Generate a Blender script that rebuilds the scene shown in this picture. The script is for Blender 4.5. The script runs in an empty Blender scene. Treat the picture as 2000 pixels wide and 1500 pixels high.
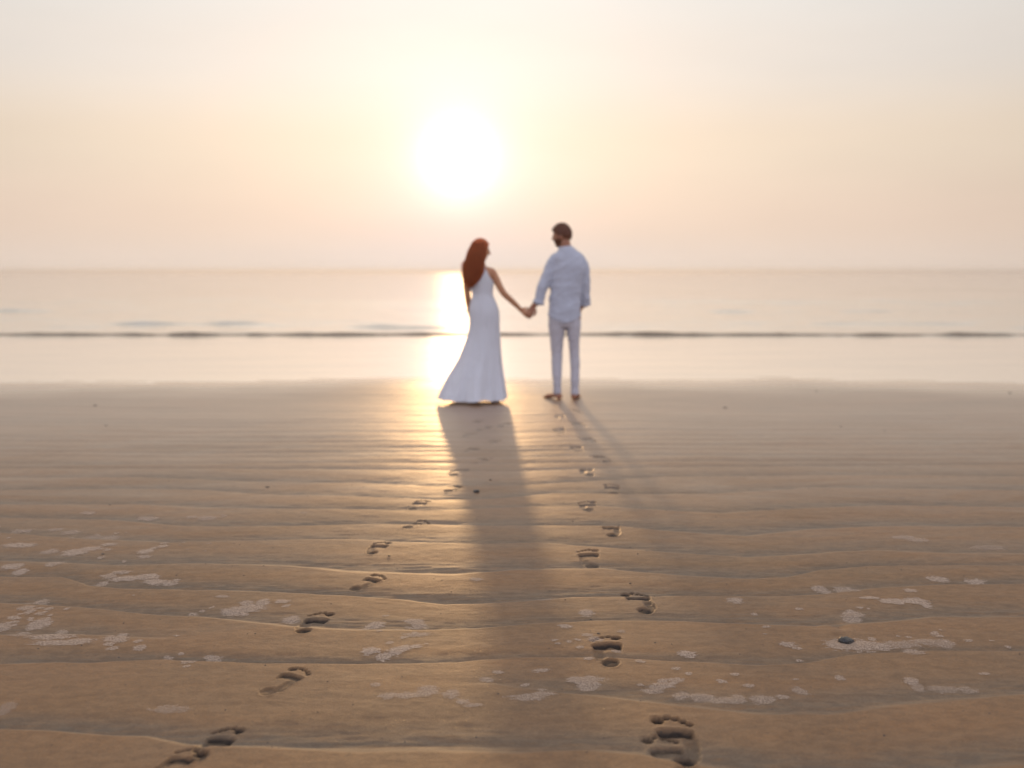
import bpy, math, random
import numpy as np
from mathutils import Vector, Matrix
R = math.radians
scene = bpy.context.scene
rng = np.random.default_rng(7)
random.seed(7)

# ------------------------------------------------------------------ camera
CAM_H, PITCH, FPX = 1.32, R(6.456), 1944.0
cam_d = bpy.data.cameras.new('camera'); cam = bpy.data.objects.new('camera', cam_d)
scene.collection.objects.link(cam); scene.camera = cam
cam.location = (0, 0, CAM_H); cam.rotation_euler = (R(90) - PITCH, 0, 0)
cam_d.sensor_width = 36.0; cam_d.lens = 36.0 * FPX / 2000.0
cam_d.clip_start = 0.05; cam_d.clip_end = 30000
cam_d.dof.use_dof = True; cam_d.dof.focus_distance = 3.75; cam_d.dof.aperture_fstop = 1.5

# ------------------------------------------------------------------ sun + sky
SUN_EL, SUN_AZ = R(6.35), R(3.0)
SUN_DIR = Vector((-math.sin(SUN_AZ) * math.cos(SUN_EL), math.cos(SUN_AZ) * math.cos(SUN_EL), math.sin(SUN_EL)))
sl = bpy.data.lights.new('sun', 'SUN'); so = bpy.data.objects.new('sun', sl); scene.collection.objects.link(so)
sl.energy = .8; sl.angle = R(1.5); sl.color = (1.0, 0.60, 0.27)
so.rotation_euler = (-SUN_DIR).to_track_quat('-Z', 'Y').to_euler()

world = bpy.data.worlds.new('World'); scene.world = world; world.use_nodes = True
def build_world():
    nt = world.node_tree; N = nt.nodes; L = nt.links; N.clear()
    def nd(t, **k):
        n = N.new(t)
        for a, b in k.items(): setattr(n, a, b)
        return n
    def mth(op, a, b=None, clamp=False):
        n = nd('ShaderNodeMath', operation=op, use_clamp=clamp)
        for i, v in enumerate((a, b)):
            if v is None: continue
            if isinstance(v, (int, float)): n.inputs[i].default_value = v
            else: L.new(v, n.inputs[i])
        return n.outputs[0]
    def mixc(f, a, b, mode='MIX'):
        n = nd('ShaderNodeMix', data_type='RGBA', blend_type=mode)
        for s, v in ((0, f), (6, a), (7, b)):
            if isinstance(v, (int, float)): n.inputs[s].default_value = v
            elif isinstance(v, tuple): n.inputs[s].default_value = (*v, 1)
            else: L.new(v, n.inputs[s])
        return n.outputs[2]
    tc = nd('ShaderNodeTexCoord'); sep = nd('ShaderNodeSeparateXYZ'); L.new(tc.outputs['Generated'], sep.inputs[0])
    dot = nd('ShaderNodeVectorMath', operation='DOT_PRODUCT'); L.new(tc.outputs['Generated'], dot.inputs[0]); dot.inputs[1].default_value = SUN_DIR
    c = dot.outputs['Value']
    inv = mth('SUBTRACT', 1.0, c)
    def glow(theta): return mth('POWER', math.e, mth('MULTIPLY', inv, -2.0 / theta ** 2))
    ramp = nd('ShaderNodeValToRGB'); L.new(sep.outputs[2], ramp.inputs[0])
    cr = ramp.color_ramp; cr.interpolation = 'EASE'
    stops = [(0.0, (.93, .77, .655)), (.045, (.92, .73, .595)), (.12, (.92, .77, .625)), (.20, (.91, .835, .77)), (.27, (.90, .875, .84)), (.40, (.93, .87, .79)), (.7, (.92, .87, .81)), (1.0, (.86, .83, .81))]
    cr.elements[0].position = 0; cr.elements[0].color = (*stops[0][1], 1)
    cr.elements[1].position = 1; cr.elements[1].color = (*stops[-1][1], 1)
    for p, col in stops[1:-1]:
        e = cr.elements.new(p); e.color = (*col, 1)
    # sky away from the sun: cool blue
    back = nd('ShaderNodeMapRange', interpolation_type='SMOOTHSTEP'); L.new(c, back.inputs[0])
    back.inputs[1].default_value = .75; back.inputs[2].default_value = -.45
    col = mixc(back.outputs[0], ramp.outputs[0], (1.22, 1.22, 1.42))
    # dim slightly sideways from the sun
    side = nd('ShaderNodeMapRange', interpolation_type='SMOOTHSTEP'); L.new(c, side.inputs[0])
    side.inputs[1].default_value = .80; side.inputs[2].default_value = 1.0
    side.inputs[3].default_value = .84; side.inputs[4].default_value = 1.00
    mul = nd('ShaderNodeVectorMath', operation='SCALE'); L.new(col, mul.inputs[0]); L.new(side.outputs[0], mul.inputs['Scale'])
    # faint, long haze streaks
    mp = nd('ShaderNodeMapping'); L.new(tc.outputs['Generated'], mp.inputs[0]); mp.inputs['Scale'].default_value = (2.2, 2.2, 9)
    ns = nd('ShaderNodeTexNoise'); L.new(mp.outputs[0], ns.inputs[0]); ns.inputs['Scale'].default_value = 1.6; ns.inputs['Detail'].default_value = 3
    mr = nd('ShaderNodeMapRange'); L.new(ns.outputs[0], mr.inputs[0]); mr.inputs[3].default_value = .93; mr.inputs[4].default_value = 1.07
    mul2 = nd('ShaderNodeVectorMath', operation='SCALE'); L.new(mul.outputs[0], mul2.inputs[0]); L.new(mr.outputs[0], mul2.inputs['Scale'])
    acc = mul2.outputs[0]
    for th, col3 in ((.030, (1.1, 1.0, .9)), (.062, (.15, .15, .21)), (.14, (.05, .07, .12)), (.34, (.045, .055, .065))):
        s = nd('ShaderNodeVectorMath', operation='SCALE'); s.inputs[0].default_value = col3; L.new(glow(th), s.inputs['Scale'])
        a = nd('ShaderNodeVectorMath', operation='ADD'); L.new(acc, a.inputs[0]); L.new(s.outputs[0], a.inputs[1]); acc = a.outputs[0]
    bg1 = nd('ShaderNodeBackground'); L.new(acc, bg1.inputs[0]); bg1.inputs[1].default_value = 1.0
    sky = nd('ShaderNodeTexSky', sky_type='NISHITA', sun_disc=False); sky.sun_elevation = SUN_EL; sky.sun_rotation = -SUN_AZ
    sky.dust_density = 6; sky.air_density = 1.2
    bg2 = nd('ShaderNodeBackground'); L.new(sky.outputs[0], bg2.inputs[0]); bg2.inputs[1].default_value = .05
    mx = nd('ShaderNodeMixShader'); mx.inputs[0].default_value = .12; L.new(bg1.outputs[0], mx.inputs[1]); L.new(bg2.outputs[0], mx.inputs[2])
    out = nd('ShaderNodeOutputWorld'); L.new(mx.outputs[0], out.inputs[0])
build_world()
scene.view_settings.view_transform = 'Standard'; scene.view_settings.look = 'None'
scene.view_settings.exposure = 0.0; scene.view_settings.gamma = 1.0
try:
    scene.cycles.use_denoising = True
    scene.cycles.sample_clamp_indirect = 6
    scene.cycles.sample_clamp_direct = 4
    scene.cycles.max_bounces = 6
except Exception: pass

# ------------------------------------------------------------------ helpers
def ground(px, py, z=0.0):
    """a point of the photograph's ground as metres (x to the right, y away)"""
    a = PITCH + math.atan((py - 750) / FPX)
    d = (CAM_H - z) / math.tan(a)
    zc = d * math.cos(PITCH) + (CAM_H - z) * math.sin(PITCH)
    return (px - 1000) / FPX * zc, d
def upright(px, py, Y):
    e = -PITCH - math.atan((py - 750) / FPX)
    z = CAM_H + Y * math.tan(e)
    zc = Y * math.cos(PITCH) - (z - CAM_H) * math.sin(PITCH)
    return Vector(((px - 1000) / FPX * zc, Y, z))

def hash2(ix, iy, seed):
    h = (ix.astype(np.int64) * 374761393 + iy.astype(np.int64) * 668265263 + seed * 982451653) & 0xffffffff
    h = ((h ^ (h >> 13)) * 1274126177) & 0xffffffff
    return ((h ^ (h >> 16)) & 0xffff) / 65535.0
def vnoise(x, y, seed=0):
    x = np.asarray(x, float); y = np.asarray(y, float)
    ix = np.floor(x); iy = np.floor(y); fx = x - ix; fy = y - iy
    fx = fx ** 3 * (fx * (fx * 6 - 15) + 10); fy = fy ** 3 * (fy * (fy * 6 - 15) + 10)
    a = hash2(ix, iy, seed); b = hash2(ix + 1, iy, seed); c = hash2(ix, iy + 1, seed); d = hash2(ix + 1, iy + 1, seed)
    return (a + (b - a) * fx) * (1 - fy) + (c + (d - c) * fx) * fy - .5
def fbm(x, y, seed=0, oct=4):
    s = 0; a = 1.0
    for k in range(oct):
        s = s + a * vnoise(x * 2 ** k + 17.3 * k, y * 2 ** k - 9.1 * k, seed + k); a *= .5
    return s
def sstep(a, b, x):
    t = np.clip((x - a) / (b - a), 0, 1); return t * t * (3 - 2 * t)

def link(o, parent=None):
    scene.collection.objects.link(o)
    if parent is not None: o.parent = parent
    return o
def mesh_np(name, V, F, mat=None, smooth=True):
    """F: (n,4) or (n,3) array, or list of polygons"""
    me = bpy.data.meshes.new(name)
    if isinstance(F, np.ndarray):
        n, k = F.shape
        me.vertices.add(len(V)); me.vertices.foreach_set('co', np.asarray(V, np.float32).ravel())
        me.loops.add(n * k); me.loops.foreach_set('vertex_index', F.astype(np.int32).ravel())
        me.polygons.add(n); me.polygons.foreach_set('loop_start', np.arange(0, n * k, k, dtype=np.int32))
        me.update(calc_edges=True)
    else:
        me.from_pydata([tuple(v) for v in V], [], F)
    if smooth: me.polygons.foreach_set('use_smooth', np.ones(len(me.polygons), bool))
    if mat: me.materials.append(mat)
    me.update()
    return me
def tag(o, label=None, cat=None, group=None, kind=None):
    if label: o['label'] = label
    if cat: o['category'] = cat
    if group: o['group'] = group
    if kind: o['kind'] = kind
    return o

# ------------------------------------------------------------------ materials
class MB:
    def __init__(s, name):
        s.m = bpy.data.materials.new(name); s.m.use_nodes = True; s.nt = s.m.node_tree; s.N = s.nt.nodes; s.L = s.nt.links
        s.bsdf = s.N['Principled BSDF']; s.out = s.N['Material Output']
        s.pos = s.N.new('ShaderNodeNewGeometry').outputs['Position']
    def nd(s, t, **k):
        n = s.N.new(t)
        for a, b in k.items(): setattr(n, a, b)
        return n
    def put(s, sock, v):
        if isinstance(v, (int, float)): sock.default_value = v
        elif isinstance(v, tuple): sock.default_value = (*v, 1) if len(v) == 3 and sock.type == 'RGBA' else v
        else: s.L.new(v, sock)
    def mapv(s, scale, vec=None, loc=(0, 0, 0)):
        n = s.nd('ShaderNodeMapping'); s.L.new(vec or s.pos, n.inputs[0]); n.inputs['Scale'].default_value = scale; n.inputs['Location'].default_value = loc
        return n.outputs[0]
    def noise(s, scale, detail=3, vec=None, rough=.5, dist=0):
        n = s.nd('ShaderNodeTexNoise'); s.L.new(vec or s.pos, n.inputs['Vector'])
        n.inputs['Scale'].default_value = scale; n.inputs['Detail'].default_value = detail; n.inputs['Roughness'].default_value = rough; n.inputs['Distortion'].default_value = dist
        return n.outputs[0]
    def voro(s, scale, vec=None, feature='F1', out='Distance'):
        n = s.nd('ShaderNodeTexVoronoi', feature=feature); s.L.new(vec or s.pos, n.inputs['Vector']); n.inputs['Scale'].default_value = scale
        return n.outputs[out]
    def mr(s, v, a, b, c=0.0, d=1.0, smooth=False):
        n = s.nd('ShaderNodeMapRange'); s.L.new(v, n.inputs[0])
        if smooth: n.interpolation_type = 'SMOOTHSTEP'
        for i, q in enumerate((a, b, c, d)): n.inputs[i + 1].default_value = q
        return n.outputs[0]
    def math(s, op, a, b=0.0, clamp=False):
        n = s.nd('ShaderNodeMath', operation=op, use_clamp=clamp); s.put(n.inputs[0], a); s.put(n.inputs[1], b); return n.outputs[0]
    def mix(s, f, a, b, mode='MIX'):
        n = s.nd('ShaderNodeMix', data_type='RGBA', blend_type=mode); s.put(n.inputs[0], f); s.put(n.inputs[6], a); s.put(n.inputs[7], b); return n.outputs[2]
    def attr(s, name): return s.nd('ShaderNodeAttribute', attribute_name=name).outputs['Fac']
    def bump(s, h, strength, dist, normal=None):
        n = s.nd('ShaderNodeBump'); s.L.new(h, n.inputs['Height']); n.inputs['Strength'].default_value = strength; n.inputs['Distance'].default_value = dist
        if normal: s.L.new(normal, n.inputs['Normal'])
        return n.outputs[0]
    def set(s, **k):
        for a, v in k.items():
            s.put(s.bsdf.inputs[a.replace('_', ' ')], v)
        return s
    def shader_mix(s, f, a, b):
        n = s.nd('ShaderNodeMixShader'); s.put(n.inputs[0], f); s.L.new(a, n.inputs[1]); s.L.new(b, n.inputs[2]); s.L.new(n.outputs[0], s.out.inputs[0]); return n

def sand_material():
    b = MB('wet_sand')
    big = b.noise(1.0, 4, b.mapv((.7, 1.3, 1)), .6)
    big2 = b.noise(1.0, 4, b.mapv((1.1, 4.0, 1), loc=(5, 3, 0)), .65, .6)
    fine = b.noise(160, 4, rough=.7)
    grain = b.noise(900, 2, rough=.8)
    c1 = b.mix(b.mr(big, .35, .65), (.270, .122, .038), (.225, .118, .046))
    c2 = b.mix(b.mr(big2, .42, .68, 0, .55), c1, (.180, .110, .058))
    # grey heavy silt lying along the ripple troughs, in thin streaks
    st = b.noise(1.0, 6, b.mapv((5, 34, 1)), .75, 1.2)
    silt = b.math('MULTIPLY', b.attr('trough'), b.mr(st, .26, .56))
    c3 = b.mix(b.math('MULTIPLY', silt, .85), c2, (.120, .102, .078))
    mott = b.noise(1.0, 6, b.mapv((16, 30, 20)), .72, .4)
    c3b = b.mix(b.mr(mott, .42, .70, 0, .34), c3, (.36, .235, .125))
    c3c = b.mix(b.mr(mott, .56, .34, 0, .42), c3b, (.10, .062, .034))
    c4 = b.mix(b.mr(fine, .38, .66, .50, 0), c3c, (.085, .052, .032))
    c5 = b.mix(b.mr(grain, .45, .72, 0, .40), c4, (.42, .30, .20))
    # dark grains and worm casts
    sp = b.voro(38, out='Distance'); spc = b.nd('ShaderNodeTexVoronoi'); b.L.new(b.pos, spc.inputs['Vector']); spc.inputs['Scale'].default_value = 38
    sx = b.nd('ShaderNodeSeparateColor'); b.L.new(spc.outputs['Color'], sx.inputs[0])
    speck = b.math('MULTIPLY', b.math('GREATER_THAN', sx.outputs[0], .93), b.mr(spc.outputs['Distance'], .06, .17, 1, 0))
    c6 = b.mix(b.math('MULTIPLY', speck, .65), c5, (.05, .035, .03))
    c6 = b.mix(b.math('MULTIPLY', b.attr('shore'), .8), c6, (.46, .35, .26))
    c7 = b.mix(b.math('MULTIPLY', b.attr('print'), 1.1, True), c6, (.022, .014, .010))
    # wetter towards the water
    sy = b.nd('ShaderNodeSeparateXYZ'); b.L.new(b.pos, sy.inputs[0])
    wet = b.mr(b.math('ADD', sy.outputs[1], b.mr(big2, .3, .7, -.6, .6)), 3.6, 9.5, 0, 1, True)
    rough = b.math('SUBTRACT', b.mr(b.math('ADD', b.math('MULTIPLY', big, .6), b.math('MULTIPLY', fine, .4)), .3, .7, .50, .64), b.math('MULTIPLY', wet, .06))
    n1 = b.bump(b.noise(1.0, 5, b.mapv((9, 30, 10)), .7, .8), .15, .010)
    n2 = b.bump(b.noise(150, 5, rough=.85), .55, .0026, n1)
    n3 = b.bump(grain, .35, .0009, n2)
    # glinting grains: a few facets, smooth and turned every way
    gv = b.nd('ShaderNodeTexVoronoi'); b.L.new(b.pos, gv.inputs['Vector']); gv.inputs['Scale'].default_value = 520
    gs = b.nd('ShaderNodeSeparateColor'); b.L.new(gv.outputs['Color'], gs.inputs[0])
    gm = b.math('GREATER_THAN', gs.outputs[2], .985)
    off = b.nd('ShaderNodeVectorMath', operation='SUBTRACT'); b.L.new(gv.outputs['Color'], off.inputs[0]); off.inputs[1].default_value = (.5, .5, .5)
    sc = b.nd('ShaderNodeVectorMath', operation='SCALE'); b.L.new(off.outputs[0], sc.inputs[0]); b.L.new(b.math('MULTIPLY', gm, .55), sc.inputs['Scale'])
    ad = b.nd('ShaderNodeVectorMath', operation='ADD'); b.L.new(n3, ad.inputs[0]); b.L.new(sc.outputs[0], ad.inputs[1])
    nz = b.nd('ShaderNodeVectorMath', operation='NORMALIZE'); b.L.new(ad.outputs[0], nz.inputs[0])
    r2 = b.math('SUBTRACT', rough, b.math('MULTIPLY', gm, .36))
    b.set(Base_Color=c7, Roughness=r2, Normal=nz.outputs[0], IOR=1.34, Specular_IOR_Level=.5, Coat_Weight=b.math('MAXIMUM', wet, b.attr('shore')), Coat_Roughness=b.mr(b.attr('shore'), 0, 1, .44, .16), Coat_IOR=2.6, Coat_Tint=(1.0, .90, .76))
    return b.m
M_SAND = sand_material()

def water_material(name, base, rough, bscale, bstr, bdist, stretch):
    b = MB(name)
    n = b.noise(bscale, 5, b.mapv(stretch), .6, .3)
    nn = b.bump(n, bstr, bdist)
    b.set(Base_Color=base, Roughness=rough, IOR=1.333, Normal=nn, Specular_IOR_Level=.5)
    return b
def film_material():
    b = MB('thin_water')
    n = b.noise(1.0, 4, b.mapv((.55, 3.2, 1)), .55, .4)
    nn = b.bump(n, .25, .008)
    n2 = b.noise(1.0, 3, b.mapv((.3, 1.4, 1), loc=(3, 7, 0)), .5)
    b.set(Base_Color=b.mix(b.mr(n2, .35, .65), (.84, .80, .75), (.80, .75, .69)), Metallic=.75, Roughness=b.mr(n2, .35, .7, .12, .18), IOR=2.2, Normal=nn, Specular_IOR_Level=.75)
    return b.m
M_FILM = film_material()
wb = water_material('sea_water', (.56, .55, .545), .10, 1.0, .30, .055, (.55, 2.6, 1))
wb.set(IOR=1.75, Specular_IOR_Level=.8, Metallic=.85)
_sy = wb.nd('ShaderNodeSeparateXYZ'); wb.L.new(wb.pos, _sy.inputs[0])     # darker base colour along the wave line paints in its shaded face
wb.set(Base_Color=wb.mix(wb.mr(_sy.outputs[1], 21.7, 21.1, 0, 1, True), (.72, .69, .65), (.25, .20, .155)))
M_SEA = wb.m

def cloth_material(name, col, trans, tcol, rough=.75, drape=(9, 9, 5)):
    b = MB(name)
    w = b.noise(420, 3, rough=.6); w2 = b.noise(14, 4, rough=.6)
    dr = b.noise(1.0, 3, b.mapv(drape), .5, .5)
    nn = b.bump(w2, .25, .012, b.bump(w, .12, .001, b.bump(dr, .7, .035)))
    c = b.mix(b.mr(w2, .3, .7, 0, .35), col, tuple(x * .88 for x in col))
    b.set(Base_Color=c, Roughness=rough, Normal=nn, Specular_IOR_Level=.25)
    t = b.nd('ShaderNodeBsdfTranslucent'); t.inputs[0].default_value = (*tcol, 1)
    b.shader_mix(trans, b.bsdf.outputs[0], t.outputs[0])
    return b.m
M_DRESS = cloth_material('white_satin', (.82, .84, .90), .34, (.86, .80, .76), .6, (22, 22, 2.2))
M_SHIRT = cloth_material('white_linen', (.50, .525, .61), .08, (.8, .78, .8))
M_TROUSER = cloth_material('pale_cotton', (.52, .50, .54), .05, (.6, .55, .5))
def skin_material(name, a, c):
    b = MB(name); n = b.noise(30, 3)
    b.set(Base_Color=b.mix(b.mr(n, .3, .7), a, c), Roughness=.48, Subsurface_Weight=.18, Normal=b.bump(b.noise(300, 3), .1, .001))
    b.bsdf.inputs['Subsurface Radius'].default_value = (.012, .004, .002)
    return b.m
M_SKINW = skin_material('tanned_skin', (.50, .24, .125), (.44, .20, .10))
M_SKINM = skin_material('brown_skin', (.36, .155, .085), (.29, .12, .065))
def hair_material(name, a, c, trans, tcol):
    b = MB(name); n = b.noise(1, 4, b.mapv((160, 160, 8)))
    b.set(Base_Color=b.mix(b.mr(n, .3, .7), a, c), Roughness=.42, Normal=b.bump(n, .5, .004), Specular_IOR_Level=.4)
    t = b.nd('ShaderNodeBsdfTranslucent'); t.inputs[0].default_value = (*tcol, 1)
    b.shader_mix(trans, b.bsdf.outputs[0], t.outputs[0]); return b.m
M_HAIRW = hair_material('auburn_hair', (.58, .21, .078), (.32, .11, .042), .60, (1.0, .42, .14))
M_HAIRM = hair_material('dark_brown_hair', (.13, .036, .012), (.09, .024, .008), .15, (.3, .08, .02))
def stone_material():
    b = MB('dark_stone'); n = b.noise(90, 5)
    b.set(Base_Color=b.mix(b.mr(n, .3, .7), (.022, .022, .024), (.05, .045, .04)), Roughness=.45, Normal=b.bump(n, .6, .004)); return b.m
M_STONE = stone_material()
def foam_material():
    b = MB('dried_foam')
    warp = b.noise(24, 3, rough=.6)
    v = b.voro(170, feature='DISTANCE_TO_EDGE'); v2 = b.voro(430, feature='DISTANCE_TO_EDGE')
    net = b.math('MAXIMUM', b.mr(v, .02, .16, 1, 0), b.mr(v2, .04, .22, .85, 0))
    big = b.noise(1.0, 6, b.mapv((38, 88, 60)), .72, .5)
    cov = b.attr('cover')
    edge = b.math('ADD', cov, b.math('MULTIPLY', b.math('SUBTRACT', big, .5), 2.8))
    a = b.mr(edge, -.12, .10)
    spk = b.noise(230, 3, rough=.75)
    inner = b.mr(spk, .38, .60, .25, 1.0)
    edge = b.math('ADD', edge, .12)
    al = b.math('MULTIPLY', b.math('MULTIPLY', a, inner), b.math('MULTIPLY', b.attr('dense'), .88))
    b.set(Base_Color=(.55, .42, .32), Roughness=.7, Normal=b.bump(net, .5, .002), Specular_IOR_Level=.4)
    t = b.nd('ShaderNodeBsdfTransparent')
    b.shader_mix(al, t.outputs[0], b.bsdf.outputs[0]); return b.m
M_FOAM = foam_material()

# ------------------------------------------------------------------ beach height field
CRESTS = [  # photographed crest lines of the sand ripples: pixel points, near to far; last value: (x where the ripple starts, x where it is full)
 ([(0,1430),(160,1438),(280,1442),(360,1460),(480,1464),(700,1476),(910,1476),(1130,1472),(1250,1480),(1350,1500),(1700,1530),(2000,1500)], None),
 ([(0,1350),(500,1370),(800,1345),(962,1340),(1090,1356),(1250,1376),(1460,1398),(1620,1398),(1780,1376),(2000,1360)], (820,1120)),
 ([(0,1300),(160,1296),(320,1290),(520,1300),(700,1299),(890,1296),(1010,1286),(1170,1286),(1350,1294),(1480,1300),(1580,1294),(1680,1276),(1820,1270),(2000,1272)], None),
 ([(0,1243),(150,1240),(300,1252),(600,1262),(2000,1240)], (420,120)),
 ([(0,1178),(150,1186),(272,1200),(400,1208),(560,1228),(700,1234),(810,1234),(930,1228),(1050,1218),(1170,1214),(1300,1214),(1460,1220),(1600,1224),(1740,1216),(1820,1206),(2000,1206)], None),
 ([(0,1126),(120,1127),(168,1144),(240,1152),(400,1156),(600,1162),(770,1172),(870,1182),(1010,1176),(1130,1168),(1350,1164),(1500,1164),(1620,1160),(1700,1150),(1860,1142),(2000,1142)], None),
 ([(0,1096),(140,1102),(240,1108),(400,1104),(560,1108),(700,1120),(890,1124),(1010,1114),(1170,1112),(1300,1122),(1460,1130),(1540,1126),(1600,1112),(1700,1104),(2000,1106)], None),
 ([(0,1042),(160,1054),(340,1062),(480,1058),(650,1054),(770,1060),(930,1066),(1050,1062),(1170,1070),(1300,1078),(1460,1088),(1580,1082),(1700,1076),(1860,1084),(2000,1086)], None),
 ([(0,1012),(200,1016),(360,1030),(520,1030),(700,1024),(930,1028),(1090,1026),(1210,1028),(1290,1038),(1460,1048),(1580,1036),(1700,1030),(2000,1030)], None),
 ([(0,986),(240,986),(400,994),(700,996),(850,998),(1010,990),(1170,990),(1350,1002),(1420,1006),(1580,994),(1740,988),(2000,992)], None),
 ([(0,958),(240,954),(400,956),(520,966),(700,970),(850,976),(970,972),(1090,962),(1350,966),(1580,954),(2000,960)], None),
 ([(0,934),(250,932),(480,940),(700,944),(850,950),(1010,948),(1300,930),(1700,928),(2000,932)], None),
 ([(0,914),(280,916),(700,917),(1000,921),(1300,912),(2000,908)], None),
]
def crest_table(X):
    rows = []; amps = []
    for pts, amp in CRESTS:
        w = np.array([ground(*p) for p in pts])
        yy = np.interp(X, w[:, 0], w[:, 1])
        wob = .012 * vnoise(X * 3, X * 0 + len(rows) * 7.7, 5) + .010 * vnoise(X * 9, X * 0 + len(rows) * 3.1, 6)
        rows.append(yy + wob)
        a = np.ones_like(X)
        if amp:
            x0 = ground(amp[0], pts[0][1])[0]; x1 = ground(amp[1], pts[0][1])[0]
            a = sstep(min(x0, x1), max(x0, x1), X)
            if x1 < x0: a = 1 - a
        a = a * (.80 + .45 * (vnoise(X * .9, X * 0 + len(rows) * 5.3, 9) + .5))
        amps.append(a)
    # nearer and farther ripples, same kind
    y0 = rows[0]
    near = [y0 - .44 * (k + 1) + .10 * vnoise(X * .7, X * 0 + k * 2.2, 21) for k in range(9)][::-1]
    nearA = [np.ones_like(X) * .8 for _ in near]
    far = []; farA = []
    yl = rows[-1]; k = 0
    while np.min(yl) < 14.5:
        yl = yl + .17 + .07 * vnoise(X * 0, X * 0 + k * 9.1, 30) + .13 * (vnoise(X * .33, X * 0 + k * 1.7, 31) + .5)
        far.append(yl + .05 * vnoise(X * 1.1, X * 0 + k * 3.3, 32)); farA.append((.50 + .60 * (vnoise(X * .5, X * 0 + k * 4.9, 33) + .5)) * (.9 if k < 6 else .75))
        k += 1
    T = np.array(near + rows + far); A = np.array(nearA + amps + farA)
    T = np.maximum.accumulate(T + np.arange(len(T))[:, None] * 1e-4, axis=0)
    return T, A

def foot_field(u, v, wts=(.85, 1.0, .42)):
    """pressed depth of a bare foot; u 0 heel .. 1 toe tip, v lateral in foot lengths, +v towards the big toe"""
    def ell(cu, cv, ru, rv, soft=.11):
        q = np.sqrt(((u - cu) / ru) ** 2 + ((v - cv) / rv) ** 2)
        return 1 - sstep(1 - soft, 1 + soft * .8, q)
    heel = ell(.125, -.005, .125, .108, .2)
    uc = .715 - 1.0 * (v - .05) ** 2
    lat = 1 - sstep(.150, .190, np.abs(v - .005))
    ball = (1 - sstep(uc, uc + .035, u)) * np.exp(-np.maximum(0, uc - .045 - u) / .095) * lat
    arch = (1 - sstep(.050, .085, np.abs(v + .082 + .03 * np.sin(np.clip(u, 0, 1) * 4)))) * sstep(.12, .2, u) * (1 - sstep(.66, .72, u))
    d = np.maximum(heel * wts[0], np.maximum(ball * wts[1], arch * wts[2]))
    for i, (tu, tv, r) in enumerate(((.905, .140, .062), (.950, .040, .037), (.920, -.040, .034), (.875, -.108, .032), (.820, -.165, .031))):
        t = np.sqrt(((u - tu) / (r * 1.15)) ** 2 + ((v - tv) / r) ** 2)
        d = np.maximum(d, (1 - sstep(.75, 1.1, t)) * (1.15 if i == 0 else 1.0))
    ridge = 0.4 * np.exp(-((u - .79 + .35 * np.abs(v - .05)) / .025) ** 2) * (1 - sstep(.14, .24, np.abs(v)))
    return d - .22 * ridge * (1 - d)

# heel pixel, toe pixel or (centre, heading): owner, side, label tail
PRINTS = []
def pr_px(heel, toe, side, who, depth=1.0, L=None):
    h = ground(*heel); t = ground(*toe); hd = math.atan2(t[0] - h[0], t[1] - h[1])
    ln = math.hypot(t[0] - h[0], t[1] - h[1])
    c = ((h[0] + t[0]) / 2, (h[1] + t[1]) / 2)
    PRINTS.append((c, hd, side, L or min(max(ln, .215 if who == 'w' else .25), .25 if who == 'w' else .285), who, depth))
def pr_c(c, deg, side, who, depth=1.0):
    PRINTS.append((ground(*c), R(deg), side, .235 if who == 'w' else .265, who, depth))
pr_px((296, 1530), (376, 1469), 'l', 'w', .9); pr_px((392, 1478), (446, 1427), 'l', 'w', 1.0)
pr_px((514, 1360), (596, 1307), 'r', 'w', .8); pr_px((588, 1239), (632, 1195), 'l', 'w', 1.2)
pr_px((686, 1150), (748, 1123), 'r', 'w', .9); pr_px((725, 1083), (750, 1059), 'l', 'w', .9)
pr_px((792, 1032), (832, 1015), 'r', 'w', .9); pr_px((803, 992), (828, 977), 'l', 'w', .8)
pr_px((870, 959), (904, 944), 'r', 'w', 1.0); pr_px((884, 928), (904, 914), 'l', 'w', .9)
for c, s in (((940, 899), 'r'), ((922, 879), 'l'), ((959, 862), 'r'), ((919, 848), 'l'), ((946, 836), 'r'), ((985, 829), 'l'), ((928, 824), 'r')):
    pr_c(c, 30 if s == 'r' else 20, s, 'w', .8)
pr_px((1345, 1505), (1306, 1392), 'r', 'm', 1.35, .30); pr_px((1345, 1528), (1282, 1431), 'r', 'm', .7, .27)
pr_px((1196, 1303), (1180, 1242), 'l', 'm', 1.1); pr_px((1262, 1195), (1238, 1151), 'r', 'm', 1.2)
pr_px((1158, 1106), (1146, 1073), 'l', 'm', .9); pr_px((1196, 1047), (1193, 1022), 'r', 'm', 1.1)
pr_px((1150, 998), (1145, 977), 'l', 'm', 1.1); pr_px((1198, 961), (1193, 943), 'r', 'm', .9)
for c, s in (((1146, 920), 'l'), ((1174, 894), 'r'), ((1126, 876), 'l'), ((1149, 858), 'r'), ((1093, 840), 'l'), ((1130, 828), 'r'), ((1094, 814), 'l'), ((1127, 803), 'r')):
    pr_c(c, -6 if s == 'l' else -16, s, 'm', .9)

def print_uv(P, X, Y):
    (cx, cy), hd, side, ln, who, dep = P
    dx, dy = X - cx, Y - cy
    u = (dx * math.sin(hd) + dy * math.cos(hd)) / ln + .5
    v = (dx * math.cos(hd) - dy * math.sin(hd)) / ln
    if side == 'r': v = -v      # big toe of a right foot lies to the left
    return u, v

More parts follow.
